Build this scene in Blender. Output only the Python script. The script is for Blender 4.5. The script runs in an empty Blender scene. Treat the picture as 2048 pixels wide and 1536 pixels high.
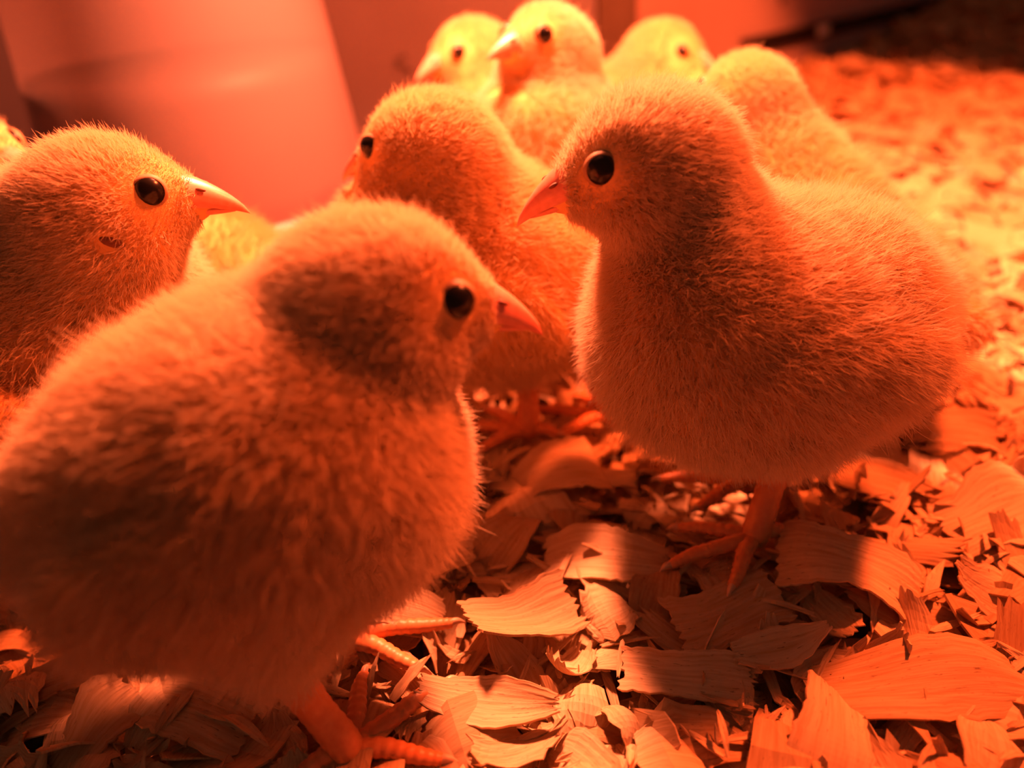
import bpy, math, random
import numpy as np
from mathutils import Matrix, Vector

rng = np.random.default_rng(7)
random.seed(7)
U = 0.01                                   # everything below is laid out in centimetres
SC = bpy.context.scene
COL = SC.collection

# ------------------------------------------------------------------ camera, world, lamps, exposure
CAM_H, PITCH, ROLL, FPX = 11.0, math.radians(31), math.radians(5), 1537.0
fw = np.array([0, math.cos(PITCH), -math.sin(PITCH)])
r0 = np.array([1.0, 0, 0]); u0 = np.array([0, math.sin(PITCH), math.cos(PITCH)])
CR = r0 * math.cos(ROLL) - u0 * math.sin(ROLL)
CU = u0 * math.cos(ROLL) + r0 * math.sin(ROLL)
cam = bpy.data.cameras.new('camera')
cam.sensor_width = 36.0
cam.lens = FPX / 2048.0 * 36.0
cam.clip_start = 0.005; cam.clip_end = 20.0
cam.dof.use_dof = True
cam.dof.focus_distance = 0.128
cam.dof.aperture_fstop = 9.0
camo = bpy.data.objects.new('camera', cam); COL.objects.link(camo)
camo.matrix_world = Matrix(((CR[0], CU[0], -fw[0], 0), (CR[1], CU[1], -fw[1], 0),
                            (CR[2], CU[2], -fw[2], CAM_H * U), (0, 0, 0, 1)))
SC.camera = camo

world = bpy.data.worlds.new('world'); SC.world = world
world.use_nodes = True
bg = world.node_tree.nodes['Background']
bg.inputs[0].default_value = (1.0, 0.41, 0.27, 1); bg.inputs[1].default_value = 0.085

def spot(name, loc, aim, power, colour, size, blend, radius):
    l = bpy.data.lights.new(name, 'SPOT'); l.energy = power; l.color = colour
    l.spot_size = math.radians(size); l.spot_blend = blend; l.shadow_soft_size = radius * U
    o = bpy.data.objects.new(name, l); COL.objects.link(o)
    o.location = Vector(loc) * U
    o.rotation_euler = (Vector(aim) - Vector(loc)).to_track_quat('-Z', 'Y').to_euler()
    return o
spot('heat_lamp_light', (23, 25.5, 33), (6.5, 27, 0), 23.0, (1.0, 0.115, 0.027), 109, 0.12, 1.6)
spot('second_heat_lamp_light', (0.6, 25.0, 21.0), (1.6, 16, 0), 19.0, (1.0, 0.19, 0.08), 150, 0.5, 1.4)

SC.view_settings.view_transform = 'Standard'
SC.view_settings.look = 'None'
SC.view_settings.gamma = 1.0
SC.view_settings.use_curve_mapping = False
SC.view_settings.exposure = 0.0
SC.cycles.max_bounces = 5
SC.cycles.diffuse_bounces = 2
SC.cycles.glossy_bounces = 2
SC.cycles.transparent_max_bounces = 12
SC.cycles.adaptive_threshold = 0.08
SC.cycles.adaptive_min_samples = 20

# ------------------------------------------------------------------ small helpers
def tag(o, label=None, cat=None, group=None, kind=None):
    if label: o['label'] = label
    if cat: o['category'] = cat
    if group: o['group'] = group
    if kind: o['kind'] = kind
    return o

def mesh_obj(name, verts, faces, mat, parent=None, smooth=True, origin=(0, 0, 0)):
    me = bpy.data.meshes.new(name)
    v = (np.asarray(verts, float) - np.asarray(origin, float)) * U
    me.from_pydata(v.tolist(), [], [list(map(int, f)) for f in faces])
    me.update()
    if smooth:
        me.polygons.foreach_set('use_smooth', [True] * len(me.polygons))
    if mat: me.materials.append(mat)
    o = bpy.data.objects.new(name, me); COL.objects.link(o)
    if parent: o.parent = parent
    else: o.location = Vector(origin) * U
    return o

def empty(name, loc):
    o = bpy.data.objects.new(name, None); COL.objects.link(o)
    o.location = Vector([float(c) for c in loc]) * U; o.empty_display_size = 0.01
    return o

def nrm(v):
    v = np.asarray(v, float)
    return v / (np.linalg.norm(v, axis=-1, keepdims=True) + 1e-12)

# ------------------------------------------------------------------ materials
def mat_new(name):
    m = bpy.data.materials.new(name); m.use_nodes = True
    nt = m.node_tree; nt.nodes.clear()
    out = nt.nodes.new('ShaderNodeOutputMaterial')
    return m, nt, out

def principled(name, colour, rough=0.5, spec=0.5, noise=None, bump=0.0, sss=0.0, coat=0.0):
    m, nt, out = mat_new(name)
    b = nt.nodes.new('ShaderNodeBsdfPrincipled')
    b.inputs['Base Color'].default_value = (*colour, 1); b.inputs['Roughness'].default_value = rough
    b.inputs['Specular IOR Level'].default_value = spec
    b.inputs['Coat Weight'].default_value = coat
    if sss:
        b.inputs['Subsurface Weight'].default_value = sss
        b.inputs['Subsurface Radius'].default_value = (0.003, 0.001, 0.0006)
        b.inputs['Subsurface Scale'].default_value = 1.0
    if noise:
        sc, c2, det = noise
        tc = nt.nodes.new('ShaderNodeTexCoord'); n = nt.nodes.new('ShaderNodeTexNoise')
        n.inputs['Scale'].default_value = sc; n.inputs['Detail'].default_value = det
        nt.links.new(tc.outputs['Object'], n.inputs['Vector'])
        r = nt.nodes.new('ShaderNodeValToRGB')
        r.color_ramp.elements[0].position = 0.35; r.color_ramp.elements[1].position = 0.68
        r.color_ramp.elements[0].color = (*c2, 1); r.color_ramp.elements[1].color = (*colour, 1)
        nt.links.new(n.outputs['Fac'], r.inputs['Fac'])
        nt.links.new(r.outputs['Color'], b.inputs['Base Color'])
        if bump:
            bp = nt.nodes.new('ShaderNodeBump'); bp.inputs['Strength'].default_value = bump
            bp.inputs['Distance'].default_value = 0.001
            nt.links.new(n.outputs['Fac'], bp.inputs['Height']); nt.links.new(bp.outputs['Normal'], b.inputs['Normal'])
    nt.links.new(b.outputs[0], out.inputs['Surface'])
    return m

def down_material():
    m, nt, out = mat_new('chick_down')
    a = nt.nodes.new('ShaderNodeAttribute'); a.attribute_name = 'col'
    d = nt.nodes.new('ShaderNodeBsdfDiffuse'); t = nt.nodes.new('ShaderNodeBsdfTranslucent')
    mx = nt.nodes.new('ShaderNodeMixShader'); mx.inputs[0].default_value = 0.42
    nt.links.new(a.outputs['Color'], d.inputs['Color']); nt.links.new(a.outputs['Color'], t.inputs['Color'])
    nt.links.new(d.outputs[0], mx.inputs[1]); nt.links.new(t.outputs[0], mx.inputs[2])
    nt.links.new(mx.outputs[0], out.inputs['Surface'])
    return m

def shaving_material(name, translucency=0.22):
    m, nt, out = mat_new(name)
    L = nt.links.new
    uv = nt.nodes.new('ShaderNodeUVMap'); uv.uv_map = 'grain'
    info = nt.nodes.new('ShaderNodeObjectInfo')
    at = nt.nodes.new('ShaderNodeAttribute'); at.attribute_name = 'tint'
    add = nt.nodes.new('ShaderNodeMath'); add.operation = 'ADD'
    L(info.outputs['Random'], add.inputs[0]); L(at.outputs['Fac'], add.inputs[1])
    comb = nt.nodes.new('ShaderNodeCombineXYZ')
    mul = nt.nodes.new('ShaderNodeMath'); mul.operation = 'MULTIPLY'; mul.inputs[1].default_value = 37.0
    L(add.outputs[0], mul.inputs[0]); L(mul.outputs[0], comb.inputs['Z'])
    mp = nt.nodes.new('ShaderNodeVectorMath'); mp.operation = 'ADD'
    L(uv.outputs[0], mp.inputs[0]); L(comb.outputs[0], mp.inputs[1])
    sc = nt.nodes.new('ShaderNodeVectorMath'); sc.operation = 'MULTIPLY'; sc.inputs[1].default_value = (1.2, 14.0, 1.0)
    L(mp.outputs[0], sc.inputs[0])
    n1 = nt.nodes.new('ShaderNodeTexNoise'); n1.inputs['Scale'].default_value = 1.0; n1.inputs['Detail'].default_value = 4
    L(sc.outputs[0], n1.inputs['Vector'])
    r1 = nt.nodes.new('ShaderNodeValToRGB')
    e = r1.color_ramp.elements
    e[0].position = 0.28; e[0].color = (0.66, 0.43, 0.22, 1); e[1].position = 0.60; e[1].color = (0.84, 0.64, 0.39, 1)
    L(n1.outputs['Fac'], r1.inputs['Fac'])
    # pores: small dark flecks with a shape of their own
    sc2 = nt.nodes.new('ShaderNodeVectorMath'); sc2.operation = 'MULTIPLY'; sc2.inputs[1].default_value = (6.0, 30.0, 1.0)
    L(mp.outputs[0], sc2.inputs[0])
    n2 = nt.nodes.new('ShaderNodeTexNoise'); n2.inputs['Scale'].default_value = 1.0; n2.inputs['Detail'].default_value = 2
    L(sc2.outputs[0], n2.inputs['Vector'])
    r2 = nt.nodes.new('ShaderNodeValToRGB'); e = r2.color_ramp.elements
    e[0].position = 0.26; e[0].color = (0.45, 0.42, 0.40, 1); e[1].position = 0.34; e[1].color = (1, 1, 1, 1)
    L(n2.outputs['Fac'], r2.inputs['Fac'])
    # each flake its own tone
    fr = nt.nodes.new('ShaderNodeMath'); fr.operation = 'FRACT'; L(add.outputs[0], fr.inputs[0])
    r3 = nt.nodes.new('ShaderNodeValToRGB'); e = r3.color_ramp.elements
    e[0].position = 0.0; e[0].color = (0.66, 0.55, 0.44, 1); e[1].position = 0.6; e[1].color = (1, 1, 1, 1)
    L(fr.outputs[0], r3.inputs['Fac'])
    mA = nt.nodes.new('ShaderNodeMix'); mA.data_type = 'RGBA'; mA.blend_type = 'MULTIPLY'; mA.inputs[0].default_value = 1
    L(r1.outputs['Color'], mA.inputs[6]); L(r2.outputs['Color'], mA.inputs[7])
    mB = nt.nodes.new('ShaderNodeMix'); mB.data_type = 'RGBA'; mB.blend_type = 'MULTIPLY'; mB.inputs[0].default_value = 1
    L(mA.outputs[2], mB.inputs[6]); L(r3.outputs['Color'], mB.inputs[7])
    b = nt.nodes.new('ShaderNodeBsdfPrincipled'); b.inputs['Roughness'].default_value = 0.7
    b.inputs['Specular IOR Level'].default_value = 0.25
    L(mB.outputs[2], b.inputs['Base Color'])
    bp = nt.nodes.new('ShaderNodeBump'); bp.inputs['Strength'].default_value = 0.5; bp.inputs['Distance'].default_value = 0.0004
    L(n1.outputs['Fac'], bp.inputs['Height']); L(bp.outputs['Normal'], b.inputs['Normal'])
    t = nt.nodes.new('ShaderNodeBsdfTranslucent'); L(mB.outputs[2], t.inputs['Color'])
    mx = nt.nodes.new('ShaderNodeMixShader'); mx.inputs[0].default_value = translucency
    L(b.outputs[0], mx.inputs[1]); L(t.outputs[0], mx.inputs[2]); L(mx.outputs[0], out.inputs['Surface'])
    return m

M = {}
M['down'] = down_material()
M['skin'] = principled('chick_skin_under_down', (0.72, 0.42, 0.16), 0.9, 0.1)
M['eye'] = principled('dark_eye', (0.010, 0.007, 0.005), 0.22, 0.3)
M['lid'] = principled('eyelid_skin', (0.32, 0.18, 0.09), 0.6, 0.3)
M['beak'] = principled('pink_horn_beak', (0.78, 0.31, 0.22), 0.36, 0.5, noise=(900, (0.70, 0.26, 0.17), 3), sss=0.15)
M['nostril'] = principled('dark_nostril', (0.22, 0.07, 0.04), 0.6, 0.3)
M['leg'] = principled('orange_leg_scales', (0.80, 0.33, 0.12), 0.42, 0.5, noise=(700, (0.72, 0.26, 0.09), 3), sss=0.1)
M['claw'] = principled('pale_claw', (0.72, 0.45, 0.28), 0.4, 0.5)
M['ear'] = principled('bare_ear_skin', (0.20, 0.08, 0.05), 0.8, 0.2)
M['shaving'] = shaving_material('pine_shaving')
M['litter'] = principled('fine_wood_litter', (0.52, 0.32, 0.16), 0.9, 0.1, noise=(160, (0.20, 0.11, 0.05), 6), bump=0.6)

# ------------------------------------------------------------------ the pen: floor, walls, post, trim
def floor_h(x, y):
    """gentle lie of the bedding; it is heaped up against the far corner"""
    h = 0.25 * np.sin(x * 0.35 + 1.0) * np.cos(y * 0.28) + 0.15 * np.sin(x * 0.9 + y * 0.6)
    far = np.clip((y - 45) / 30, 0, 1) * np.clip((x - 26) / 22, 0, 1)
    return h * 0.6 + 4.5 * far ** 1.2

def build_floor():
    xs = np.linspace(-60, 90, 151); ys = np.linspace(-4, 110, 115)
    X, Y = np.meshgrid(xs, ys, indexing='ij')
    Z = floor_h(X, Y) - 0.9 + 0.2 * rng.standard_normal(X.shape)
    V = np.stack([X, Y, Z], -1).reshape(-1, 3)
    n = len(ys); F = [(i * n + j, (i + 1) * n + j, (i + 1) * n + j + 1, i * n + j + 1) for i in range(len(xs) - 1) for j in range(n - 1)]
    o = mesh_obj('floor', V, F, M['litter'])
    tag(o, 'fine wood litter on the pen floor under the loose shavings', 'floor', kind='structure')
build_floor()

def wall_material(name, colour, scuff):
    m, nt, out = mat_new(name); L = nt.links.new
    b = nt.nodes.new('ShaderNodeBsdfPrincipled'); b.inputs['Roughness'].default_value = 0.45
    tc = nt.nodes.new('ShaderNodeTexCoord')
    n = nt.nodes.new('ShaderNodeTexNoise'); n.inputs['Scale'].default_value = 9; n.inputs['Detail'].default_value = 5
    L(tc.outputs['Object'], n.inputs['Vector'])
    r = nt.nodes.new('ShaderNodeValToRGB'); e = r.color_ramp.elements
    e[0].position = 0.3; e[0].color = (*scuff, 1); e[1].position = 0.6; e[1].color = (*colour, 1)
    L(n.outputs['Fac'], r.inputs['Fac']); L(r.outputs['Color'], b.inputs['Base Color'])
    L(b.outputs[0], out.inputs['Surface'])
    return m
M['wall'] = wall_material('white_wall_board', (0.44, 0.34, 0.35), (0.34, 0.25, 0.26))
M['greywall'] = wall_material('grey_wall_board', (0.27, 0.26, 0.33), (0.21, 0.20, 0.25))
M['post'] = principled('brown_post', (0.13, 0.11, 0.10), 0.7, 0.2, noise=(40, (0.10, 0.08, 0.07), 4))
M['strip'] = principled('black_glossy_trim', (0.015, 0.012, 0.012), 0.12, 0.6)
M['scuff'] = principled('grey_scuff_mark', (0.12, 0.10, 0.10), 0.8, 0.2)

def slab(name, p, q, z0, z1, th, mat, parent=None, origin=None):
    """upright board between ground points p and q, thickness th behind it"""
    p = np.array([*p, 0.0]); q = np.array([*q, 0.0]); d = nrm(q - p); n = np.array([-d[1], d[0], 0]) * th
    V = [p + [0, 0, z0], q + [0, 0, z0], q + n + [0, 0, z0], p + n + [0, 0, z0],
         p + [0, 0, z1], q + [0, 0, z1], q + n + [0, 0, z1], p + n + [0, 0, z1]]
    F = [(0, 1, 5, 4), (1, 2, 6, 5), (2, 3, 7, 6), (3, 0, 4, 7), (4, 5, 6, 7), (3, 2, 1, 0)]
    return mesh_obj(name, V, F, mat, parent, smooth=False, origin=(0, 0, 0) if parent else tuple(p))
LW0, LW1 = (-46, 47.0), (6.3, 46.0)
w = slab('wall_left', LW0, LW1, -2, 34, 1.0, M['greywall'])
tag(w, 'pale scuffed wall board behind the water jug', 'wall', kind='structure')
RW0, RW1 = (6.0, 44.0 + 6.5), (47.0, 77.5)
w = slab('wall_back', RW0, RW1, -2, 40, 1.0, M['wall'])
tag(w, 'pale wall board lit red behind the far chicks', 'wall', kind='structure')
w = slab('wall_right', RW1, (75, 45), -2, 40, 1.0, M['wall'])
tag(w, 'unlit wall board beyond the heaped shavings', 'wall', kind='structure')
w = slab('trim_1', (6.5, 46.3), (9.0, 48.3), -2, 36, 1.6, M['post'])
tag(w, 'dark brown corner post between the two wall boards', 'post', kind='structure')

def wall_point(t, off):
    p = np.array(RW0) * (1 - t) + np.array(RW1) * t
    d = nrm(np.array(RW1) - np.array(RW0)); n = np.array([d[1], -d[0]])
    return tuple(p + n * off)
M['clip'] = principled('pale_glint_patch', (0.92, 0.90, 0.88), 0.3, 0.8)  # near-white colour stands in for the lamp glint on the strip
s = slab('trim_2', wall_point(0.30, 0.35), wall_point(0.995, 0.35), 1.5, 2.6, 0.3, M['strip'])
tag(s, 'black glossy strip running along the foot of the red lit wall', 'trim', kind='structure')
clip = slab('clip', wall_point(0.472, 0.50), wall_point(0.497, 0.50), 1.75, 2.4, 0.14, M['clip'])  # small pale slab added to imitate the white glint on the glossy strip
clip.parent = s; clip.matrix_parent_inverse = Matrix.Translation(-s.location)

def smudge(name, c, d1, d2, outline, parent):
    # flat dark mark on a wall face: a thin raised patch of dirt
    c = np.array(c, float); d1 = np.array(d1, float); d2 = np.array(d2, float); nn = nrm(np.cross(d1, d2)) * 0.02
    V = [c + d1 * a + d2 * b for a, b in outline]; n = len(V); V = V + [v + nn for v in V]
    F = [tuple(range(n, 2 * n)), tuple(range(n - 1, -1, -1))] + [(i, (i + 1) % n, (i + 1) % n + n, i + n) for i in range(n)]
    mesh_obj(name, V, F, M['scuff'], parent, smooth=False, origin=tuple(np.array(parent.location) / U))
wl = bpy.data.objects['wall_left']; wb = bpy.data.objects['wall_back']
smudge('scuff_mark', (-4.5, 46.15, 4.35), (1, 0, 0), (0, 0, 1), [(-0.5, 0.25), (-0.1, 0.05), (0.35, -0.35), (0.45, -0.1), (0.1, 0.12), (-0.3, 0.32)], wl)
smudge('scuff_mark', (-4.6, 46.15, 4.95), (1, 0, 0), (0, 0, 1), [(-0.4, -0.12), (0.0, -0.1), (0.4, 0.0), (0.3, 0.14), (-0.1, 0.0)], wl)
smudge('scuff_mark', (21.9, 60.85, 4.6), (0.84, 0.55, 0), (0, 0, 1), [(-0.25, -0.15), (0.1, -0.28), (0.3, 0.05), (0.0, 0.3), (-0.28, 0.12)], wb)

# ------------------------------------------------------------------ water jug
def frustum(z0, z1, ra, rb, n=72, m=24, cap=True):
    V, F = [], []
    for i in range(m + 1):
        t = i / m; z = z0 + (z1 - z0) * t; r = ra + (rb - ra) * t
        for k in range(n):
            a = 2 * math.pi * k / n; V.append((r * math.cos(a), r * math.sin(a), z))
    for i in range(m):
        for k in range(n):
            F.append((i * n + k, i * n + (k + 1) % n, (i + 1) * n + (k + 1) % n, (i + 1) * n + k))
    if cap:
        F.append(tuple(range(n - 1, -1, -1))); F.append(tuple(m * n + k for k in range(n)))
    return np.array(V), F

def plastic_material():
    m, nt, out = mat_new('milky_plastic'); L = nt.links.new
    b = nt.nodes.new('ShaderNodeBsdfPrincipled'); b.inputs['Base Color'].default_value = (0.40, 0.34, 0.35, 1)
    b.inputs['Roughness'].default_value = 0.40; b.inputs['Specular IOR Level'].default_value = 0.9
    tl = nt.nodes.new('ShaderNodeBsdfTranslucent'); tl.inputs['Color'].default_value = (0.62, 0.52, 0.50, 1)
    tr = nt.nodes.new('ShaderNodeBsdfTransparent'); tr.inputs['Color'].default_value = (0.95, 0.88, 0.86, 1)
    m1 = nt.nodes.new('ShaderNodeMixShader'); m1.inputs[0].default_value = 0.42
    L(b.outputs[0], m1.inputs[1]); L(tl.outputs[0], m1.inputs[2])
    m2 = nt.nodes.new('ShaderNodeMixShader'); m2.inputs[0].default_value = 0.58
    L(m1.outputs[0], m2.inputs[1]); L(tr.outputs[0], m2.inputs[2])
    L(m2.outputs[0], out.inputs['Surface'])
    return m
M['plastic'] = plastic_material()
M['water'] = principled('murky_water', (0.07, 0.045, 0.04), 0.5, 0.3, noise=(22, (0.055, 0.035, 0.03), 3))
M['redbase'] = principled('red_plastic_tray', (0.55, 0.05, 0.04), 0.4, 0.5)

def build_jug():
    c = (-11.6, 32.6, 0.4)
    root = empty('water_jug', c)
    tag(root, 'milky plastic water jug half full behind the chicks', 'water jug')
    V, F = frustum(1.6, 17.0, 6.25, 4.85)
    # shoulder and domed top
    rings = [(17.0, 4.85), (17.7, 4.65), (18.3, 4.1), (18.7, 3.2), (18.8, 1.2)]
    mesh_obj('jug_wall', V, F[:-2], M['plastic'], root)
    n = 72; V2 = [(r * math.cos(2 * math.pi * k / n), r * math.sin(2 * math.pi * k / n), z) for z, r in rings for k in range(n)]
    F2 = [(i * n + k, i * n + (k + 1) % n, (i + 1) * n + (k + 1) % n, (i + 1) * n + k) for i in range(len(rings) - 1) for k in range(n)]
    F2.append(tuple((len(rings) - 1) * n + k for k in range(n)))
    mesh_obj('jug_shoulder', V2, F2, M['plastic'], root)
    V, F = frustum(1.7, 6.9, 6.08, 5.62, m=6)
    mesh_obj('water', V, F, M['water'], root)
    # drinking tray
    prof = [(0.0, 0.2), (7.6, 0.2), (8.2, 0.5), (8.4, 1.9), (8.2, 1.9), (7.9, 0.8), (6.7, 0.7), (6.6, 1.7), (0.0, 1.7)]
    V3 = [(r * math.cos(2 * math.pi * k / n), r * math.sin(2 * math.pi * k / n), z) for r, z in prof for k in range(n)]
    F3 = [(i * n + k, i * n + (k + 1) % n, (i + 1) * n + (k + 1) % n, (i + 1) * n + k) for i in range(len(prof) - 1) for k in range(n)]
    mesh_obj('drinking_tray', V3, F3, M['redbase'], root)
build_jug()

# ------------------------------------------------------------------ wood shavings
def shaving_mesh(name, L, W, curl=0.6, cross=0.2, twist=0.2, rag=0.15, taper=0.2, nx=8, ny=5, seed=0, th=0.035, skew=0.0, comb=0.0):
    """thin curled flake: grain runs along x; both ends ragged; closed with its own thickness"""
    g = np.random.default_rng(seed)
    u = np.linspace(-1, 1, nx + 1); v = np.linspace(-1, 1, ny + 1)
    Ug, Vg = np.meshgrid(u, v, indexing='ij')
    e0 = g.uniform(-1, 1, ny + 1) * rag; e1 = g.uniform(-1, 1, ny + 1) * rag
    if comb: e1 = e1 + comb * (np.arange(ny + 1) % 2)
    x = Ug + np.clip(-Ug, 0, 1) ** 2 * -e0 + np.clip(Ug, 0, 1) ** 2 * e1 + skew * Vg
    side = g.normal(0, 0.05, nx + 1) * (rag / 0.12) + 0.04 * np.sin(u * g.uniform(2, 5) + g.uniform(0, 6))
    y = Vg * (1 - taper * Ug ** 2 * g.uniform(0.5, 1) - taper * 0.6 * np.clip(Ug * g.choice([-1, 1]), 0, 1)) + side[:, None] * np.abs(Vg) * Vg
    y = y * (1 + 0.16 * np.sin(Ug * g.uniform(1.5, 3.5) + g.uniform(0, 6))) + 0.14 * np.sin(Ug * g.uniform(1, 2.5) + g.uniform(0, 6))
    x = x * L / 2; y = y * W / 2
    z = np.zeros_like(x) + 0.015 * L * np.sin(Ug * 3 + Vg * 2 + seed)
    def bend(a, z, ang, half):
        if abs(ang) < 1e-3: return a, z
        R = half / ang
        return (R - z) * np.sin(a / R), R - (R - z) * np.cos(a / R)
    x2, z2 = bend(x, z, curl, L / 2)
    y2, dz = bend(y, np.zeros_like(y), cross, W / 2); z2 = z2 + dz
    tw = twist * Ug
    y3 = y2 * np.cos(tw) - z2 * np.sin(tw) * 0.3; z3 = z2 + y2 * np.sin(tw)
    P = np.stack([x2, y3, z3], -1)
    du = np.gradient(P, axis=0); dv = np.gradient(P, axis=1); N = nrm(np.cross(du, dv))
    top = (P + N * th / 2).reshape(-1, 3); bot = (P - N * th / 2).reshape(-1, 3)
    n = (nx + 1) * (ny + 1); idx = np.arange(n).reshape(nx + 1, ny + 1)
    F = []
    a, b, c, d = idx[:-1, :-1].ravel(), idx[1:, :-1].ravel(), idx[1:, 1:].ravel(), idx[:-1, 1:].ravel()
    F += np.stack([a, b, c, d], 1).tolist(); F += np.stack([d + n, c + n, b + n, a + n], 1).tolist()
    ring = idx[:, 0].tolist() + idx[-1, 1:].tolist() + idx[-2::-1, -1].tolist() + idx[0, -2:0:-1].tolist()
    for i in range(len(ring)):
        p, q = ring[i], ring[(i + 1) % len(ring)]
        F.append([q, p, p + n, q + n])
    V = np.concatenate([top, bot]); V[:, 2] -= V[:, 2].mean()
    uv = np.stack([Ug.ravel() * L / 2, Vg.ravel() * W / 2], 1); uv = np.concatenate([uv, uv])
    return V, F, uv

def shaving_data(name, V, F, uv, tint=None):
    me = bpy.data.meshes.new(name)
    me.from_pydata((V * U).tolist(), [], F); me.update()
    ul = me.uv_layers.new(name='grain')
    li = np.empty(len(me.loops), int); me.loops.foreach_get('vertex_index', li)
    ul.data.foreach_set('uv', uv[li].ravel())
    at = me.attributes.new('tint', 'FLOAT', 'POINT')
    at.data.foreach_set('value', np.zeros(len(V)) if tint is None else tint)
    me.polygons.foreach_set('use_smooth', [False] * len(me.polygons))
    me.materials.append(M['shaving'])
    return me

def rot_from(yaw, tilt, tdir, roll=0.0):
    return Matrix.Rotation(tilt, 3, Vector((math.cos(tdir), math.sin(tdir), 0))) @ Matrix.Rotation(yaw, 3, 'Z') @ Matrix.Rotation(roll, 3, 'X')

def project(p):
    d = np.asarray(p) - np.array([0, 0, CAM_H]); z = d @ fw
    return 1024 + FPX * (d @ CR) / z, 768 - FPX * (d @ CU) / z, z

VAR = []
for i in range(16):
    Lx = rng.uniform(1.5, 3.2); Wx = rng.uniform(0.7, 1.7)
    VAR.append(shaving_mesh('v', Lx, Wx, rng.uniform(0.1, 1.3), rng.uniform(-0.3, 0.6), rng.uniform(-0.6, 0.6), rng.uniform(0.08, 0.26), rng.uniform(0, 0.6), 10, 10, seed=100 + i, skew=rng.uniform(-0.2, 0.2)))
VLOW = []
for i in range(12):
    Lx = rng.uniform(1.2, 2.8); Wx = rng.uniform(0.6, 1.6)
    VLOW.append(shaving_mesh('v', Lx, Wx, rng.uniform(-0.3, 1.2), rng.uniform(-0.3, 0.4), rng.uniform(-0.5, 0.5), rng.uniform(0.1, 0.3), rng.uniform(0, 0.6), 4, 3, seed=200 + i))
VSL = []
for i in range(8):
    VSL.append(shaving_mesh('v', rng.uniform(0.8, 2.0), rng.uniform(0.12, 0.4), rng.uniform(-0.5, 1.3), 0.1, rng.uniform(-0.9, 0.9), 0.2, 0.5, 5, 2, seed=300 + i, th=0.03))

def merge(pieces):
    """pieces: (V, F, uv, R, loc, scale, tint) -> one mesh datablock"""
    VV, FF, UV, TT, base = [], [], [], [], 0
    for V, F, uv, R, loc, s, t in pieces:
        VV.append((V * s) @ np.array(R).T + loc); FF.extend([[i + base for i in f] for f in F])
        UV.append(uv + rng.uniform(-9, 9, 2)); TT.append(np.full(len(V), t)); base += len(V)
    return shaving_data('wood_shavings', np.concatenate(VV), FF, np.concatenate(UV), np.concatenate(TT))

def in_pen(x, y):
    if y > 40 and x < 6: return False
    # in front of the back wall
    d = np.array(RW1) - np.array(RW0); e = np.array([x, y]) - np.array(RW0)
    if d[0] * e[1] - d[1] * e[0] > -0.8 * np.linalg.norm(d) * 0.5 and x > 5: return False
    if (x + 11.6) ** 2 + (y - 32.6) ** 2 < 8.6 ** 2: return False
    return abs(x) < 0.80 * y + 10

pieces = []
area = 0
for k in range(30000):
    y = rng.uniform(3, 84); x = rng.uniform(-74, 76)
    if not in_pen(x, y): continue
    near = y < 26 and abs(x) < 24
    if x < -8 and y > 22 and rng.random() < 0.7: continue
    if not near and rng.random() < 0.10: continue
    lay = rng.integers(0, 3)
    z = floor_h(x, y) - 0.75 + lay * 0.28 + rng.normal(0, 0.08)
    if near and rng.random() < 0.25: v = VSL[rng.integers(len(VSL))]
    else: v = VLOW[rng.integers(len(VLOW))]
    R = rot_from(rng.uniform(0, 6.28), abs(rng.normal(0, 0.30)), rng.uniform(0, 6.28), 3.14 if rng.random() < 0.4 else 0)
    pieces.append((*v, R, np.array([x, y, z]), rng.uniform(0.7, 1.2) * (1.0 if near else 1.25), rng.random()))
# extra small slivers and crumbs close by
for k in range(2600):
    y = rng.uniform(4, 24); x = rng.uniform(-14, 18)
    v = VSL[rng.integers(len(VSL))]
    R = rot_from(rng.uniform(0, 6.28), abs(rng.normal(0, 0.4)), rng.uniform(0, 6.28))
    pieces.append((*v, R, np.array([x, y, floor_h(x, y) * 0.5 - 0.02 + rng.normal(0, 0.16)]), rng.uniform(0.3, 0.9), rng.random()))
so = bpy.data.objects.new('wood_shavings', merge(pieces)); COL.objects.link(so)
tag(so, 'deep layer of loose pine shavings covering the pen floor', 'wood shavings', kind='stuff')
print('shaving pieces', len(pieces))

VAR_ME = [shaving_data('wood_shaving', *v) for v in VAR]
VAR_KIND = []
for V, F, uv in VAR:
    l = np.ptp(V[:, 0]); w_ = np.ptp(V[:, 1]); z_ = np.ptp(V[:, 2])
    VAR_KIND.append('curled' if z_ > 0.55 else ('long narrow' if l > 2.0 * w_ else 'broad flat'))

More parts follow.
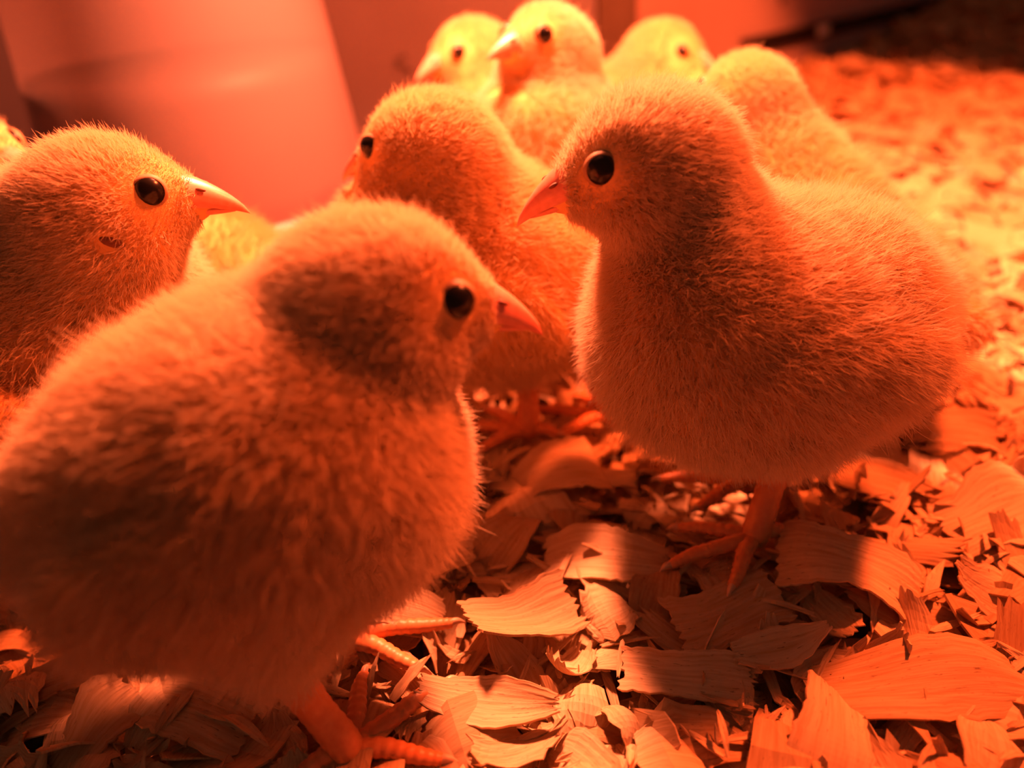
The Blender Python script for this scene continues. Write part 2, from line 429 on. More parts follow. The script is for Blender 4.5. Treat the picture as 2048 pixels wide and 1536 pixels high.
HERO = [  # x, y, z, length, width, yaw deg, tilt deg, tilt axis deg, curl, cross, twist, taper, comb, label
 (5.92, 10.10, 0.40, 3.0, 1.7, -22, 12, 20, -0.75, 0.1, 0.1, 0.15, 0.10, 'arched brightly lit shaving with a toothed lower edge beside the grey shaded foot'),
 (3.52, 9.53, 0.15, 2.3, 1.6, 12, 6, 0, -0.08, -0.05, 0.0, 0.0, 0.03, 'nearly square flat shaving half in shade in front of the clawed foot'),
 (1.57, 11.10, 0.20, 2.9, 1.6, -4, 8, 10, -0.55, 0.2, 0.1, 0.25, 0.0, 'broad dark arched shaving in the middle of the shaded patch'),
 (-2.53, 10.16, 0.45, 2.3, 1.3, -12, 10, 0, -0.85, 0.1, 0.2, 0.3, 0.0, 'bright arched shaving against the belly of the large front chick'),
 (0.90, 13.74, 0.40, 2.5, 1.8, 18, 14, 0, -0.9, 0.15, 0.25, 0.2, 0.0, 'curled shaving half red lit below the middle chick'),
 (-1.25, 13.3, 0.70, 2.6, 0.36, 48, 32, 140, 0.3, 0.1, 0.5, 0.5, 0.0, 'thin upright sliver leaning beside the breast of the front chick'),
 (-0.84, 8.06, 0.25, 2.6, 1.0, -14, 12, 0, 0.5, 0.35, 0.1, 0.5, 0.0, 'crescent shaped shaving at the tip of the long toe'),
 (-0.23, 9.66, 0.45, 2.3, 1.5, 24, 16, 90, 0.35, 0.5, 0.35, 0.2, 0.08, 'fan shaped shaving with a raised pointed edge'),
 (6.03, 7.73, 0.20, 4.0, 1.8, -6, 8, 0, -0.50, -0.1, 0.2, 0.35, 0.0, 'longest broad shaving lying bright in the lower corner'),
 (2.40, 8.21, 0.30, 2.3, 1.0, -12, 18, 0, -0.45, 0.1, 0.2, 0.15, 0.16, 'shaving with a comb like row of torn teeth'),
 (-1.73, 11.44, 0.25, 1.5, 1.0, 8, 6, 0, -0.3, 0.1, 0.1, 0.3, 0.0, 'small pale grey shaving just beside the front chick belly'),
 (9.83, 13.96, 0.45, 2.4, 1.2, -12, 22, 0, -0.5, 0.1, 0.2, 0.2, 0.05, 'propped up bright shaving beyond the rump of the bright crowned chick'),
 (-8.28, 9.32, 0.20, 2.9, 1.0, 14, 8, 0, -0.4, 0.1, 0.1, 0.3, 0.0, 'long dull shaving in the dark lower corner'),
 (-7.30, 8.15, 0.25, 1.8, 1.3, 55, 18, 0, -0.4, 0.1, 0.2, 0.2, 0.0, 'upright dull flake in front of the long dark corner shaving'),
 (9.29, 11.27, 0.35, 2.5, 1.9, 10, 16, 0, -0.4, 0.15, 0.1, 0.1, 0.06, 'large rough bright shaving at the picture edge'),
 (3.92, 14.55, 0.30, 2.6, 1.0, 3, 12, 0, -0.5, 0.1, 0.1, 0.3, 0.0, 'glowing red shaving directly under the belly of the bright crowned chick'),
 (-5.86, 8.37, 0.20, 2.5, 1.4, -20, 8, 0, -0.3, 0.1, 0.1, 0.2, 0.08, 'wide dark shaving beside the near leg of the front chick'),
 (4.11, 8.63, 0.30, 2.0, 0.8, 14, 14, 0, 0.5, 0.1, 0.1, 0.5, 0.0, 'boat shaped shaving below the nearly square one'),
 (4.24, 6.90, 0.25, 2.2, 1.4, 55, 12, 0, -0.75, 0.2, 0.3, 0.45, 0.0, 'steep flake at the bottom of the picture below the boat shaped one'),
 (7.72, 12.60, 0.25, 2.1, 1.3, -30, 10, 0, -0.4, 0.1, 0.1, 0.2, 0.0, 'yellow glowing flake behind the leg of the bright crowned chick'),
]
for i, (x, y, z, L_, W_, yaw, tl, ta, cu_, cr_, tw_, tp_, cb_, lab) in enumerate(HERO):
    L_ *= 0.9; W_ *= 0.85
    v = shaving_mesh('h', L_, W_, cu_, cr_, tw_, 0.07, tp_, 22, 18, seed=500 + i, th=0.04, comb=cb_)
    o = bpy.data.objects.new('wood_shaving', shaving_data('wood_shaving', *v)); COL.objects.link(o)
    Rm = Matrix.Rotation(math.radians(tl), 3, Vector((math.cos(math.radians(ta)), math.sin(math.radians(ta)), 0))) @ Matrix.Rotation(math.radians(yaw), 3, 'Z')
    o.matrix_world = Matrix.Translation(Vector((x, y, z)) * U) @ Rm.to_4x4()
    tag(o, lab, 'wood shaving', 'loose wood shavings near the chicks')

FOOT = [(-4.5, 9.0), (4.8, 12.6), (-8.9, 13.3), (-0.4, 16.5), (1.9, 22.9), (8.3, 17.4), (-13, 19.4), (-6.6, 18.3), (-11.2, 11.3)]
def region(x, y):
    a = ''
    if y > 27: return a + 'far out towards the dark corner'
    if y > 22: return a + 'level with the tall chick at the back'
    if y > 18: return a + 'level with the chick seen from behind'
    return a + ('beside the rump of the bright crowned chick' if x > 4 else 'behind the middle chick')
HERO_SHORT = ['toothed arched shaving', 'nearly square shaving', 'broad dark arched shaving', 'bright shaving under the front chick',
              'curled shaving below the middle chick', 'thin upright sliver', 'crescent shaped shaving', 'fan shaped shaving', 'longest corner shaving',
              'comb toothed shaving', 'small pale grey shaving', 'propped up bright shaving', 'long dull corner shaving', 'upright dull flake',
              'rough shaving at the picture edge', 'glowing red shaving', 'wide dark shaving by the leg', 'boat shaped shaving',
              'steep flake at the bottom', 'yellow glowing flake']
placed = 0
singles = []
tries = 0
while placed < 270 and tries < 20000:
    tries += 1
    y = 5.2 + 27 * rng.random() ** 1.5; x = rng.uniform(-0.70 * y - 4, 0.72 * y + 3.5)
    px, py, d = project((x, y, 0))
    if not (-60 < px < 2110 and 380 < py < 1600): continue
    if any((x - a) ** 2 + ((y - b) * 1.0) ** 2 < 1.7 ** 2 for a, b in FOOT): continue
    if x < -4 and y > 12: continue
    if any((x - q[0]) ** 2 + (y - q[1]) ** 2 < (0.55 + 0.02 * y) ** 2 for q in singles): continue
    singles.append((x, y)); placed += 1
    k = rng.integers(len(VAR_ME)); sc_ = 0.38 + 0.50 * rng.random() ** 1.3
    o = bpy.data.objects.new('wood_shaving', VAR_ME[k]); COL.objects.link(o)
    R = rot_from(rng.uniform(0, 6.28), abs(rng.normal(0, 0.36)), rng.uniform(0, 6.28), 3.14 if rng.random() < 0.6 else 0)
    o.matrix_world = Matrix.Translation(Vector((x, y, float(floor_h(x, y)) * 0.5 + rng.uniform(-0.12, 0.12))) * U) @ R.to_4x4() @ Matrix.Scale(sc_, 4)
    size = 'small ' if sc_ < 0.55 else ''
    if y < 16.5 and x < 11.5:
        q, short = min(((x - h[0]) ** 2 + (y - h[1]) ** 2, n_) for h, n_ in zip(HERO, HERO_SHORT))
        h = HERO[HERO_SHORT.index(short)]; ax_, ay_ = x - h[0], y - h[1]
        if q < 0.45: rel = 'lying half over'
        elif abs(ax_) > abs(ay_): rel = 'just right of' if ax_ > 0 else 'just left of'
        else: rel = 'just beyond' if ay_ > 0 else 'just in front of'
        lab = '%s%s pine shaving %s the %s' % (size, VAR_KIND[k], rel, short)
    else:
        lab = '%s%s pine shaving %s' % (size, VAR_KIND[k], region(x, y))
    tag(o, lab, 'wood shaving', 'loose wood shavings near the chicks')

# ------------------------------------------------------------------ chicks
def ell(P, c, ax, r):
    q = (P - c) @ np.array(ax).T
    r = np.array(r); k0 = np.linalg.norm(q / r, axis=1); k1 = np.linalg.norm(q / (r * r), axis=1)
    return k0 * (k0 - 1) / (k1 + 1e-9)

def cone(P, a, b, ra, rb):
    ab = b - a; t = np.clip(((P - a) @ ab) / (ab @ ab), 0, 1)
    return np.linalg.norm(P - a - t[:, None] * ab, axis=1) - (ra + (rb - ra) * t)

def smin(a, b, k):
    h = np.clip(0.5 + 0.5 * (b - a) / k, 0, 1)
    return b + (a - b) * h - k * h * (1 - h)

def surface_nets(f, lo, hi, step):
    n = np.ceil((hi - lo) / step).astype(int) + 1
    ax = [lo[i] + step * np.arange(n[i]) for i in range(3)]
    G = np.stack(np.meshgrid(*ax, indexing='ij'), -1).reshape(-1, 3)
    Vv = f(G).reshape(n)
    ins = Vv < 0
    corners = [(i, j, k) for i in (0, 1) for j in (0, 1) for k in (0, 1)]
    sl = lambda o: tuple(slice(o[i], n[i] - 1 + o[i]) for i in range(3))
    cnt = sum(ins[sl(o)].astype(int) for o in corners)
    act = (cnt > 0) & (cnt < 8)
    acc = np.zeros(act.shape + (3,)); num = np.zeros(act.shape)
    for o in corners:
        for a in range(3):
            if o[a]: continue
            p = list(o); p[a] = 1
            v0, v1 = Vv[sl(o)], Vv[sl(p)]
            cr = (v0 < 0) != (v1 < 0)
            t = np.where(cr, v0 / np.where(v0 - v1 == 0, 1, v0 - v1), 0)
            for d in range(3):
                acc[..., d] += np.where(cr, o[d] + (t if d == a else 0), 0)
            num += cr
    idx = -np.ones(act.shape, int); idx[act] = np.arange(act.sum())
    base = np.stack(np.nonzero(act), -1)
    V = lo + step * (base + acc[act] / num[act][:, None])
    F = []
    for a in range(3):
        b, c = (a + 1) % 3, (a + 2) % 3
        s0 = [slice(None)] * 3; s1 = [slice(None)] * 3
        s0[a] = slice(0, n[a] - 1); s1[a] = slice(1, n[a])
        e0, e1 = ins[tuple(s0)], ins[tuple(s1)]
        ch = e0 != e1
        I = np.stack(np.nonzero(ch), -1)
        ok = (I[:, b] > 0) & (I[:, c] > 0) & (I[:, b] < n[b] - 1) & (I[:, c] < n[c] - 1)
        I = I[ok]; flip = ~e0[tuple(I.T)]
        db = np.zeros(3, int); db[b] = 1; dc = np.zeros(3, int); dc[c] = 1
        q = np.stack([idx[tuple((I - db - dc).T)], idx[tuple((I - dc).T)], idx[tuple(I.T)], idx[tuple((I - db).T)]], 1)
        q[flip] = q[flip][:, ::-1]
        F.append(q)
    return V, np.concatenate(F)

def grad(f, P, e=0.02):
    k = np.array([[1, -1, -1], [-1, -1, 1], [-1, 1, -1], [1, 1, 1]], float)
    return nrm(sum(s * f(P + s * e)[:, None] for s in k))

LAT = rng.standard_normal((24, 24, 24, 3))
def noise3(P, cell):
    q = P / cell; i = np.floor(q).astype(int); t = q - i; t = t * t * (3 - 2 * t)
    out = np.zeros_like(P)
    for a in (0, 1):
        for b in (0, 1):
            for c in (0, 1):
                w = np.abs(1 - a - t[:, 0]) * np.abs(1 - b - t[:, 1]) * np.abs(1 - c - t[:, 2])
                out += w[:, None] * LAT[(i[:, 0] + a) % 24, (i[:, 1] + b) % 24, (i[:, 2] + c) % 24]
    return out

def tube(path, radii, n=12, rings=0, depth=0.0, flat=1.0, sub=10):
    """swept tube through the points; rings of scales pinch the radius"""
    path = np.asarray(path, float); m = len(path)
    t = np.linspace(0, m - 1, (m - 1) * sub + 1)
    def cr(P, t):
        i = np.clip(t.astype(int), 0, m - 2); f = (t - i)[:, None]
        p0, p1, p2, p3 = P[np.clip(i - 1, 0, m - 1)], P[i], P[i + 1], P[np.clip(i + 2, 0, m - 1)]
        return 0.5 * (2 * p1 + (p2 - p0) * f + (2 * p0 - 5 * p1 + 4 * p2 - p3) * f ** 2 + (3 * p1 - p0 - 3 * p2 + p3) * f ** 3)
    C = cr(path, t); r = np.interp(t, np.arange(m), radii)
    s = np.linspace(0, 1, len(t))
    if rings: r = r * (1 - depth * np.abs(np.sin(np.pi * rings * s)) ** 6)
    T = nrm(np.gradient(C, axis=0)); up = np.array([0, 0, 1.0])
    X = np.cross(T, up); bad = np.linalg.norm(X, axis=1) < 0.15
    X[bad] = np.cross(T[bad], np.array([1.0, 0, 0])); X = nrm(X); Y = np.cross(X, T)
    a = 2 * math.pi * np.arange(n) / n
    V = C[:, None] + r[:, None, None] * (np.cos(a)[None, :, None] * X[:, None] + flat * np.sin(a)[None, :, None] * Y[:, None])
    V = V.reshape(-1, 3); F = []
    for i in range(len(t) - 1):
        for k in range(n):
            F.append((i * n + k, i * n + (k + 1) % n, (i + 1) * n + (k + 1) % n, (i + 1) * n + k))
    F.append(tuple(range(n - 1, -1, -1))); F.append(tuple((len(t) - 1) * n + k for k in range(n)))
    return V, F

def ball(c, r, ax=None, rad=(1, 1, 1), n=20, m=12):
    V = []
    for i in range(m + 1):
        th = math.pi * i / m
        for k in range(n):
            a = 2 * math.pi * k / n
            V.append((math.sin(th) * math.cos(a), math.sin(th) * math.sin(a), math.cos(th)))
    V = np.array(V) * r * np.array(rad)
    if ax is not None: V = V @ np.array(ax)
    F = [(i * n + k, (i + 1) * n + k, (i + 1) * n + (k + 1) % n, i * n + (k + 1) % n) for i in range(m) for k in range(n)]
    return V + c, F

def beak_half(hc, ax, x0, L, w0, htop, zbase, ztip, sign, hook=0.0, n=14, m=16):
    """one mandible: lofted from the face to the tip, arched on its outer side"""
    V = []
    for i in range(m + 1):
        t = i / m
        x = x0 + L * t
        sh = (1 - t ** 2.4) ** 0.58 if t < 1 else 0
        w = w0 * (0.22 + 0.78 * (1 - t) ** 0.8) * sh + 0.012
        zb = zbase + (ztip - zbase) * t ** 1.4 - hook * t ** 4
        h = htop * (0.55 + 0.45 * (1 - t)) * sh + 0.012
        for k in range(n):
            a = 2 * math.pi * k / n
            yy = w * math.cos(a); zz = math.sin(a)
            zz = zz * h if zz * sign > 0 else zz * h * 0.12
            V.append((x, yy, zb + zz))
    V = np.array(V) @ np.array(ax) + hc
    F = [(i * n + k, i * n + (k + 1) % n, (i + 1) * n + (k + 1) % n, (i + 1) * n + k) for i in range(m) for k in range(n)]
    F.append(tuple(range(n - 1, -1, -1))); F.append(tuple(m * n + k for k in range(n)))
    return V, F

def frame(f, up=(0, 0, 1)):
    f = nrm(f); l = nrm(np.cross(np.array(up, float), f)); u = np.cross(f, l)
    return np.array([f, l, u])

def chick(label, head, beak_tip, body, bfwd, feet, hairs=30000, s=1.0, hair_len=1.0, hair_r=0.0065, step=0.15,
          head_up=(0, 0, 1), body_up=(0, 0, 1), brad=(3.0, 2.35, 2.35), pale=0.0, lid=0.0, neck_r=1.0, seed=0, ear=False, gold=0.0, gape=0.0, rump=1.0):
    g = np.random.default_rng(1000 + seed)
    hc = np.array(head, float); bc = np.array(body, float)
    tip = np.array(beak_tip, float)
    H = frame(tip - hc + 0.10 * np.linalg.norm(tip - hc) * np.array(head_up), head_up); B = frame(bfwd, body_up)
    hf, hl, hu = H; bf, bl, bu = B
    base = np.array([bc[0], bc[1], 0.0])
    root = empty('chick', base)
    tag(root, label, 'chick', 'fluffy yellow chicks in the brooder pen')
    hp = lambda x, y, z: hc + s * (x * hf + y * hl + z * hu)
    bp = lambda x, y, z: bc + s * (x * bf + y * bl + z * bu)
    br = np.array(brad) * s
    thighs = []
    for i, ft in enumerate(feet):
        sd = ft['side']
        thighs.append((bc + bf * ft.get('off', 0.1) * s + bl * sd * 1.05 * s - bu * 0.9 * s, np.array(ft['hock'], float)))
    def f(P):
        d = ell(P, bc, B, br)
        d = smin(d, ell(P, bp(1.35, 0, 0.05), B, np.array([1.75, 1.95, 2.0]) * s * (br[2] / (2.35 * s))), 0.7)
        d = smin(d, cone(P, bp(-1.7, 0, 0.25), bp(-3.25 + 0.25 * (rump - 1) / 0.3, 0, 0.55 - 0.25 * (rump - 1) / 0.3), 1.45 * s * rump, 0.5 * s * rump ** 2), 0.8)
        hd = ell(P, hc, H, np.array([1.34, 1.10, 1.06]) * s)
        hd = smin(hd, cone(P, hp(0.55, 0, -0.10), hp(1.44, 0, -0.04), 0.78 * s, 0.34 * s), 0.35)
        for sg in (-1, 1):
            hd = smin(hd, ell(P, hp(0.35, sg * 0.55, -0.48), H, np.array([0.62, 0.45, 0.45]) * s), 0.3)
        nk = cone(P, bp(1.35, 0, 0.95), hp(-0.35, 0, -0.45), 1.72 * s * neck_r, 1.08 * s * neck_r)
        d = smin(smin(d, nk, 1.0), hd, 0.5)
        for sg in (-1, 1):
            d = smin(d, ell(P, bp(-0.35, sg * 2.12 * br[1] / (2.35 * s), 0.15), B, np.array([1.75, 0.38, 0.95]) * s), 0.16)
        for a, b in thighs:
            d = smin(d, cone(P, a, b, 1.15 * s, 0.40 * s), 0.55)
        return d
    pts = np.array([hc, bc, bp(-3.8, 0, 0), tip] + [t[1] for t in thighs])
    lo = pts.min(0) - 3.0 * s; hi = pts.max(0) + 3.0 * s
    V, F = surface_nets(f, lo, hi, step)
    for _ in range(2):
        n = grad(f, V); V = V - n * f(V)[:, None]
    mesh_obj('body', V, F, M['skin'], root, origin=base)
    # eyes
    eyes = []
    for sg in (-1, 1):
        o = hp(0.90, 0, 0.36)
        t0, t1 = 0.0, 2.2
        for _ in range(24):
            tm = (t0 + t1) / 2
            if f((o + hl * sg * tm)[None])[0] < 0: t0 = tm
            else: t1 = tm
        surf = o + hl * sg * t0
        nn = nrm(0.35 * grad(f, surf[None])[0] + 0.65 * hl * sg)
        er = 0.275 * s; ec = surf - nn * er * 0.50
        eyes.append((ec, nn, er, surf))
        Ve, Fe = ball(ec, er, n=24, m=16)
        eo = mesh_obj('eye', Ve, Fe, M['eye'], root, origin=base)
        # rim of skin around the eye, with the upper lid drawn down on a drowsy one
        E = frame(nn, hu); m_ = 28; Vr = []
        for ir, (rr, hh) in enumerate(((0.80, 0.585), (0.84, 0.57), (0.90, 0.50), (0.96, 0.40), (1.0, 0.20))):
            for k in range(m_):
                a = 2 * math.pi * k / m_; upk = math.sin(a)
                r_ = rr * (1.0 + 0.06 * abs(math.cos(a)))
                yy, zz = r_ * math.cos(a), r_ * upk; h_ = hh
                if lid > 0 and ir < 2 and upk > 0:
                    zz = zz * (1 - lid); h_ = math.sqrt(max(0.05, 1.10 - min(1.0, yy * yy + zz * zz)))
                Vr.append(ec + er * (h_ * E[0] + yy * E[1] + zz * E[2]))
        Fr = [(i * m_ + k, i * m_ + (k + 1) % m_, (i + 1) * m_ + (k + 1) % m_, (i + 1) * m_ + k) for i in range(4) for k in range(m_)]
        mesh_obj('eyelid', Vr, Fr, M['lid'], eo, origin=base)
    # beak
    Vb, Fb = beak_half(hc, H * 1.0, 1.02 * s, 1.27 * s, 0.50 * s, 0.52 * s, 0.0, -0.26 * s, 1, hook=0.10 * s)
    ub = mesh_obj('upper_beak', Vb, Fb, M['beak'], root, origin=base)
    for sg in (-1, 1):
        Vn, Fn = ball(hp(1.60, sg * 0.245, 0.19), 0.085 * s, ax=frame(hf * 1.0 - hu * 0.30, hu), rad=(1.0, 0.45, 0.38), n=12, m=8)
        mesh_obj('nostril', Vn, Fn, M['nostril'], ub, origin=base)
    Vb, Fb = beak_half(hc, H, 1.00 * s, 1.12 * s, 0.45 * s, 0.22 * s, (-0.08 - gape) * s, (-0.26 - gape) * s, -1)
    mesh_obj('lower_beak', Vb, Fb, M['beak'], root, origin=base)
    ears = []
    for sg in (-1, 1):
        o = hp(0.24, 0, -0.26); t0, t1 = 0.0, 2.2
        for _ in range(24):
            tm = (t0 + t1) / 2
            if f((o + hl * sg * tm)[None])[0] < 0: t0 = tm
            else: t1 = tm
        ears.append(o + hl * sg * t0)
        if ear:
            Ve, Fe = ball(ears[-1] - hl * sg * 0.03, 0.17 * s, ax=frame(hf * 0.9 - hu * 0.45, hu), rad=(1.3, 0.5, 0.5), n=12, m=8)
            mesh_obj('ear', Ve, Fe, M['ear'], root, origin=base)
    # legs, toes, claws
    for ft in feet:
        hock = np.array(ft['hock'], float); ank = np.array(ft['foot'], float)
        kn = hock + 0.25 * nrm(hock - ank)
        Vl, Fl = tube([kn + np.array([0, 0, 0.35]), hock, hock * 0.5 + ank * 0.5, ank + np.array([0, 0, 0.22]), ank + np.array([0, 0, 0.05])],
                      [0.36 * s, 0.34 * s, 0.27 * s, 0.29 * s, 0.22 * s], n=14, rings=20, depth=0.05)
        lo_ = mesh_obj('leg', Vl, Fl, M['leg'], root, origin=base)
        for th, ln in zip(ft.get('toes', (-0.62, 0.0, 0.55, math.pi - 0.25)), ft.get('len', (1.55, 1.95, 1.5, 0.8))):
            a = ft['dir'] + th; d = np.array([math.cos(a), math.sin(a), 0.0]); ln *= s
            p0 = ank + np.array([0, 0, 0.16]); bendv = np.array([-math.sin(a), math.cos(a), 0]) * 0.06 * ln * (1 if th > 0 else -1)
            path = [p0, p0 + d * ln * 0.35 + [0, 0, 0.06], p0 + d * ln * 0.7 + bendv + [0, 0, 0.02], p0 + d * ln * 0.95 + bendv * 1.2 + [0, 0, -0.06]]
            Vt, Ft = tube(path, [0.19 * s, 0.17 * s, 0.145 * s, 0.10 * s], n=12, rings=int(7 * ln), depth=0.13, flat=0.85, sub=14)
            to = mesh_obj('toe', Vt, Ft, M['leg'], lo_, origin=base)
            e = path[-1]
            Vc, Fc = tube([e - d * 0.06, e + d * 0.10 + [0, 0, 0.02], e + d * 0.24 + [0, 0, -0.07]], [0.085 * s, 0.06 * s, 0.012 * s], n=8, sub=5)
            mesh_obj('claw', Vc, Fc, M['claw'], lo_, origin=base)
    # down
    T = np.concatenate([F[:, [0, 1, 2]], F[:, [0, 2, 3]]])
    A = np.linalg.norm(np.cross(V[T[:, 1]] - V[T[:, 0]], V[T[:, 2]] - V[T[:, 0]]), axis=1)
    cen = V[T].mean(1)
    whead = 1 / (1 + np.exp((np.linalg.norm(cen - hc, axis=1) - 2.0 * s) / 0.25))
    ti = g.choice(len(T), hairs, p=(lambda w: w / w.sum())(A * (1 + 1.8 * whead)))
    b = g.random((hairs, 2)); fl = b.sum(1) > 1; b[fl] = 1 - b[fl]
    P = V[T[ti, 0]] + b[:, :1] * (V[T[ti, 1]] - V[T[ti, 0]]) + b[:, 1:] * (V[T[ti, 2]] - V[T[ti, 0]])
    N = grad(f, P); P = P - N * f(P)[:, None]
    q = (P - hc) @ H.T / s                        # head coordinates
    qb = (P - bc) @ B.T / s
    de = np.min([np.linalg.norm(P - e[3], axis=1) for e in eyes], 0) / s
    keep = ((q[:, 0] < 1.50) | (np.linalg.norm(q, axis=1) > 2.1)) & (de > 0.235) & ~((qb[:, 2] < -3.2) & (np.abs(qb[:, 0]) < 1))
    if ear:
        dr = np.min([np.linalg.norm(P - e, axis=1) for e in ears], 0); keep &= (dr > 0.17)
    P, N, q, qb, de = P[keep], N[keep], q[keep], qb[keep], de[keep]
    nh = len(P)
    wh = 1 / (1 + np.exp((np.linalg.norm(q, axis=1) - 1.9) / 0.30))       # 1 on the head, 0 on the body
    wh = wh[:, None]
    comb = wh * (-hf - 0.25 * hu) + (1 - wh) * (-0.75 * bf - 0.65 * bu)
    comb = comb - (comb * N).sum(1, keepdims=True) * N; comb = nrm(comb)
    j1, j2 = noise3(P, 0.55 * s), noise3(P + 31, 0.16 * s)
    lean = 0.75 + 0.25 * wh
    D0 = nrm(N + comb * lean * 0.45 + 0.07 * j1 + 0.02 * j2 + 0.24 * g.standard_normal((nh, 3)))
    D1 = nrm(N * 0.7 + comb * lean * 0.8 + 0.13 * j1 + 0.03 * j2 + 0.42 * g.standard_normal((nh, 3)))
    face = np.clip((q[:, 0] - 0.35) / 0.9, 0, 1) * wh[:, 0]
    ln = (0.27 * wh[:, 0] + 0.42 * (1 - wh[:, 0])) * (1 - 0.52 * face)
    ln = ln * np.clip((de - 0.15) / 0.5, 0.28, 1) * g.uniform(0.55, 1.25, nh) * hair_len * s
    ln = ln * (1 + 0.12 * j1[:, 0] * (1 - wh[:, 0]))
    ln = ln * np.where(g.random(nh) < 0.05, 1.4, 1.0)
    ln = np.clip(ln, 0.075, 1.2)
    npt = 5; t = np.linspace(0, 1, npt)
    X = P[:, None] - N[:, None] * 0.03
    X = X + ln[:, None, None] * (t[None, :, None] * D0[:, None] + (t ** 2)[None, :, None] * 0.5 * (D1 - D0)[:, None])
    curl = noise3(P + 77, 0.10 * s)
    X = X + (ln[:, None, None] * 0.04) * (t ** 2)[None, :, None] * curl[:, None]
    rad = hair_r * 0.85 * (1 - 0.25 * wh) * np.array([1.0, 0.95, 0.8, 0.5, 0.15])[None] * g.uniform(0.7, 1.25, nh)[:, None]
    golden = np.array([0.80, 0.45, 0.14]); cream = np.array([0.78, 0.60, 0.35]); white = np.array([0.84, 0.75, 0.57])
    back = np.clip(0.5 + 0.35 * qb[:, 2], 0, 1)[:, None] * (1 - wh) + wh * np.clip(0.45 + 0.5 * q[:, 2:3], 0, 1)
    wing = np.exp(-((qb[:, 0] + 0.2) / 1.6) ** 2 - ((qb[:, 2] - 0.3) / 0.9) ** 2)[:, None] * (np.abs(qb[:, 1:2]) > 1.5) * (1 - wh)
    rootc = cream * (1 - 0.75 * back - 0.2 * wing) + golden * (0.75 * back + 0.2 * wing)
    tipc = white * (1 - 0.55 * back) + cream * 0.55 * back
    if gold: tipc = tipc * (1 - gold) + golden * gold; rootc = rootc * (1 - gold) + golden * gold
    if pale: tipc = tipc * (1 - pale) + white * pale; rootc = rootc * (1 - pale) + cream * pale
    var = g.uniform(0.86, 1.05, nh)[:, None, None]
    Cc = np.clip((rootc[:, None] * (1 - t)[None, :, None] + tipc[:, None] * t[None, :, None]) * var, 0, 0.98)
    cu = bpy.data.hair_curves.new('down')
    cu.add_curves([npt] * nh)
    cu.position_data.foreach_set('vector', ((X - base) * U).astype(np.float32).ravel())
    ra = cu.attributes.get('radius') or cu.attributes.new('radius', 'FLOAT', 'POINT')
    ra.data.foreach_set('value', (rad * U).astype(np.float32).ravel())
    ca = cu.attributes.new('col', 'FLOAT_COLOR', 'POINT')
    ca.data.foreach_set('color', np.concatenate([Cc, np.ones(Cc.shape[:2] + (1,))], -1).astype(np.float32).ravel())
    cu.materials.append(M['down'])
    do = bpy.data.objects.new('down', cu); COL.objects.link(do); do.parent = root
    do['kind'] = 'stuff'
    return root

def ft(side, hock, foot, dir, **k): return dict(side=side, hock=hock, foot=foot, dir=dir, **k)

# A: the big one in front, looking to the right
chick('large chick in front with dusky head and half shut eye, looking right', (-1.64, 9.50, 6.79), (0.60, 9.75, 6.03), (-4.0, 8.95, 4.35), (1, 0.12, 0.20),
      [ft(-1, (-3.75, 7.75, 2.0), (-3.0, 7.35, 0.15), 0.45, toes=(-0.55, 0.12, 1.0, 3.0)), ft(1, (-3.9, 10.0, 2.0), (-3.3, 9.5, 0.15), 0.2)],
      hairs=125000, brad=(2.55, 2.3, 2.38), hair_len=1.05, hair_r=0.0061, lid=0.0, seed=1, step=0.14, gold=0.1)
# B: the bright one on the right
chick('large upright chick with brightly lit crown and long shaded breast, looking left', (2.47, 12.37, 7.50), (0.40, 12.07, 6.90), (4.75, 12.6, 4.1), (-0.95, -0.25, 0.10),
      [ft(1, (5.1, 11.9, 2.0), (4.5, 11.2, 0.15), 3.5), ft(-1, (5.3, 13.6, 2.0), (4.9, 12.9, 0.15), 3.0)],
      hairs=115000, hair_len=1.1, seed=2, step=0.14, pale=0.3, neck_r=0.92, brad=(2.9, 2.4, 2.3), rump=1.28, hair_r=0.0061)
# C: the one on the left with the dark round eye
chick('chick in front of the water jug with round open eye and sharp pink beak', (-6.58, 13.0, 7.39), (-4.45, 13.39, 7.07), (-8.9, 13.3, 4.9), (0.9, 0.1, 0.25),
      [ft(-1, (-8.6, 12.2, 2.0), (-8.2, 12.0, 0.15), 0.1), ft(1, (-8.6, 14.2, 2.0), (-8.2, 14.0, 0.15), 0.1)],
      hairs=70000, seed=3, ear=True, neck_r=1.05)
# D: the one turning its head away in the middle
chick('chick in the middle turning its head away, beak tip peeking out', (-1.33, 16.40, 7.06), (-3.13, 17.10, 6.52), (-0.4, 16.5, 4.2), (-0.85, 0.15, 0.35),
      [ft(1, (0.4, 16.0, 1.9), (0.3, 15.6, 0.15), 3.0), ft(-1, (1.8, 16.8, 1.9), (2.4, 15.9, 0.15), 2.9)],
      hairs=60000, seed=4, gold=0.25)
# F: the tall one facing the camera at the back
chick('tall chick at the back facing the viewer with chin raised', (1.72, 22.64, 7.91), (0.36, 21.3, 8.08), (1.9, 22.9, 4.5), (-0.45, -0.75, 0.5),
      [ft(-1, (1.0, 22.0, 1.9), (0.8, 21.6, 0.15), 4.2), ft(1, (2.8, 22.4, 1.9), (2.6, 22.0, 0.15), 4.2)],
      hairs=45000, seed=5, hair_r=0.008, pale=0.4, step=0.17)
# G: behind it, looking left
chick('small far chick peering left from behind the tall chick', (-0.45, 28.04, 7.19), (-2.0, 26.9, 6.9), (0.9, 28.4, 4.4), (-0.8, -0.4, 0.35),
      [ft(1, (0.6, 27.6, 1.9), (0.4, 27.3, 0.15), 3.6), ft(-1, (0.6, 29.4, 1.9), (0.4, 29.2, 0.15), 3.4)],
      hairs=32000, seed=6, hair_r=0.010, step=0.18, gold=0.3)
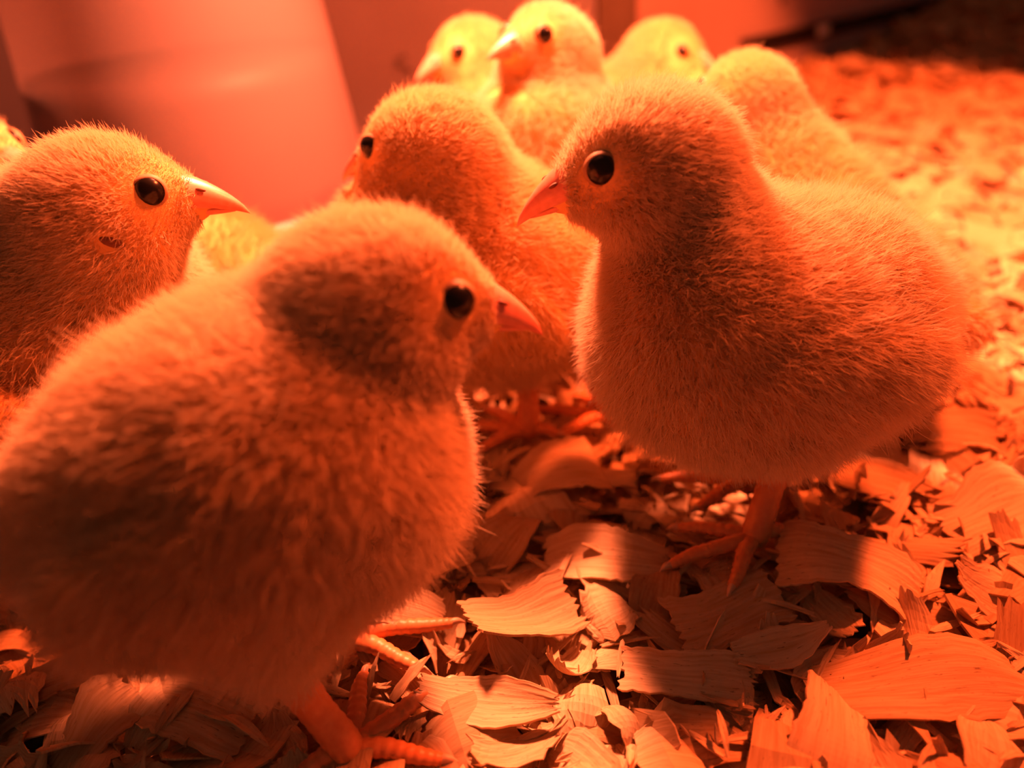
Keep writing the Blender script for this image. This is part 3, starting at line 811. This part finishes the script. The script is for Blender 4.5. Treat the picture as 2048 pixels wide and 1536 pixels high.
# H: half hidden head
chick('farthest chick, only its rounded head and one eye showing', (6.83, 30.92, 6.3), (8.6, 29.6, 5.7), (5.9, 31.6, 3.7), (0.8, -0.5, 0.2),
      [ft(-1, (5.6, 30.8, 1.7), (5.8, 30.6, 0.15), 5.7), ft(1, (6.6, 32.4, 1.7), (6.8, 32.2, 0.15), 5.7)],
      hairs=30000, seed=7, hair_r=0.010, step=0.18, gold=0.3)
# I: seen from behind at the right
chick('chick seen from behind, its bare nape rising past the bright crowned chick', (6.68, 20.66, 6.56), (6.0, 22.6, 6.25), (8.3, 17.4, 2.75), (-0.4, 0.85, 0.12),
      [ft(1, (7.4, 17.0, 1.5), (7.2, 17.4, 0.15), 2.0), ft(-1, (9.2, 17.6, 1.5), (9.0, 18.0, 0.15), 2.0)],
      hairs=50000, seed=8, hair_r=0.008, step=0.17, gold=0.15, brad=(2.5, 2.05, 1.95))
# J: cut by the picture edge
chick('chick cut off by the picture edge beside the water jug', (-11.75, 17.8, 7.35), (-9.6, 17.1, 6.9), (-13.2, 19.4, 4.4), (0.6, -0.7, 0.3),
      [ft(-1, (-13, 18.6, 1.9), (-12.8, 18.3, 0.15), 5.5), ft(1, (-11.6, 20.2, 1.9), (-11.4, 20.0, 0.15), 5.5)],
      hairs=30000, seed=9, hair_r=0.009, step=0.18)
# K: its back shows between two chicks
chick('chick hunched low, only its orange back showing between two nearer chicks', (-9.6, 20.0, 3.6), (-11.5, 21.2, 3.0), (-6.6, 18.3, 2.7), (-0.9, 0.45, 0.0),
      [ft(1, (-6.8, 17.8, 1.6), (-6.9, 17.6, 0.15), 2.8), ft(-1, (-6.4, 19.8, 1.6), (-6.5, 19.7, 0.15), 2.8)],
      hairs=40000, seed=10, hair_r=0.008, step=0.17, gold=0.4, brad=(2.7, 2.1, 2.0))
# L: rump at the left edge
chick('chick at the picture edge, only its glowing orange rump showing', (-12.9, 11.1, 6.0), (-14.6, 11.1, 5.6), (-10.4, 10.9, 4.6), (-0.97, 0.05, 0.12),
      [ft(1, (-11.8, 10.2, 1.9), (-12, 10.0, 0.15), 3.1), ft(-1, (-11.8, 12.2, 1.9), (-12, 12.0, 0.15), 3.1)],
      hairs=30000, seed=11, s=0.74, hair_r=0.008, step=0.18, gold=0.4)
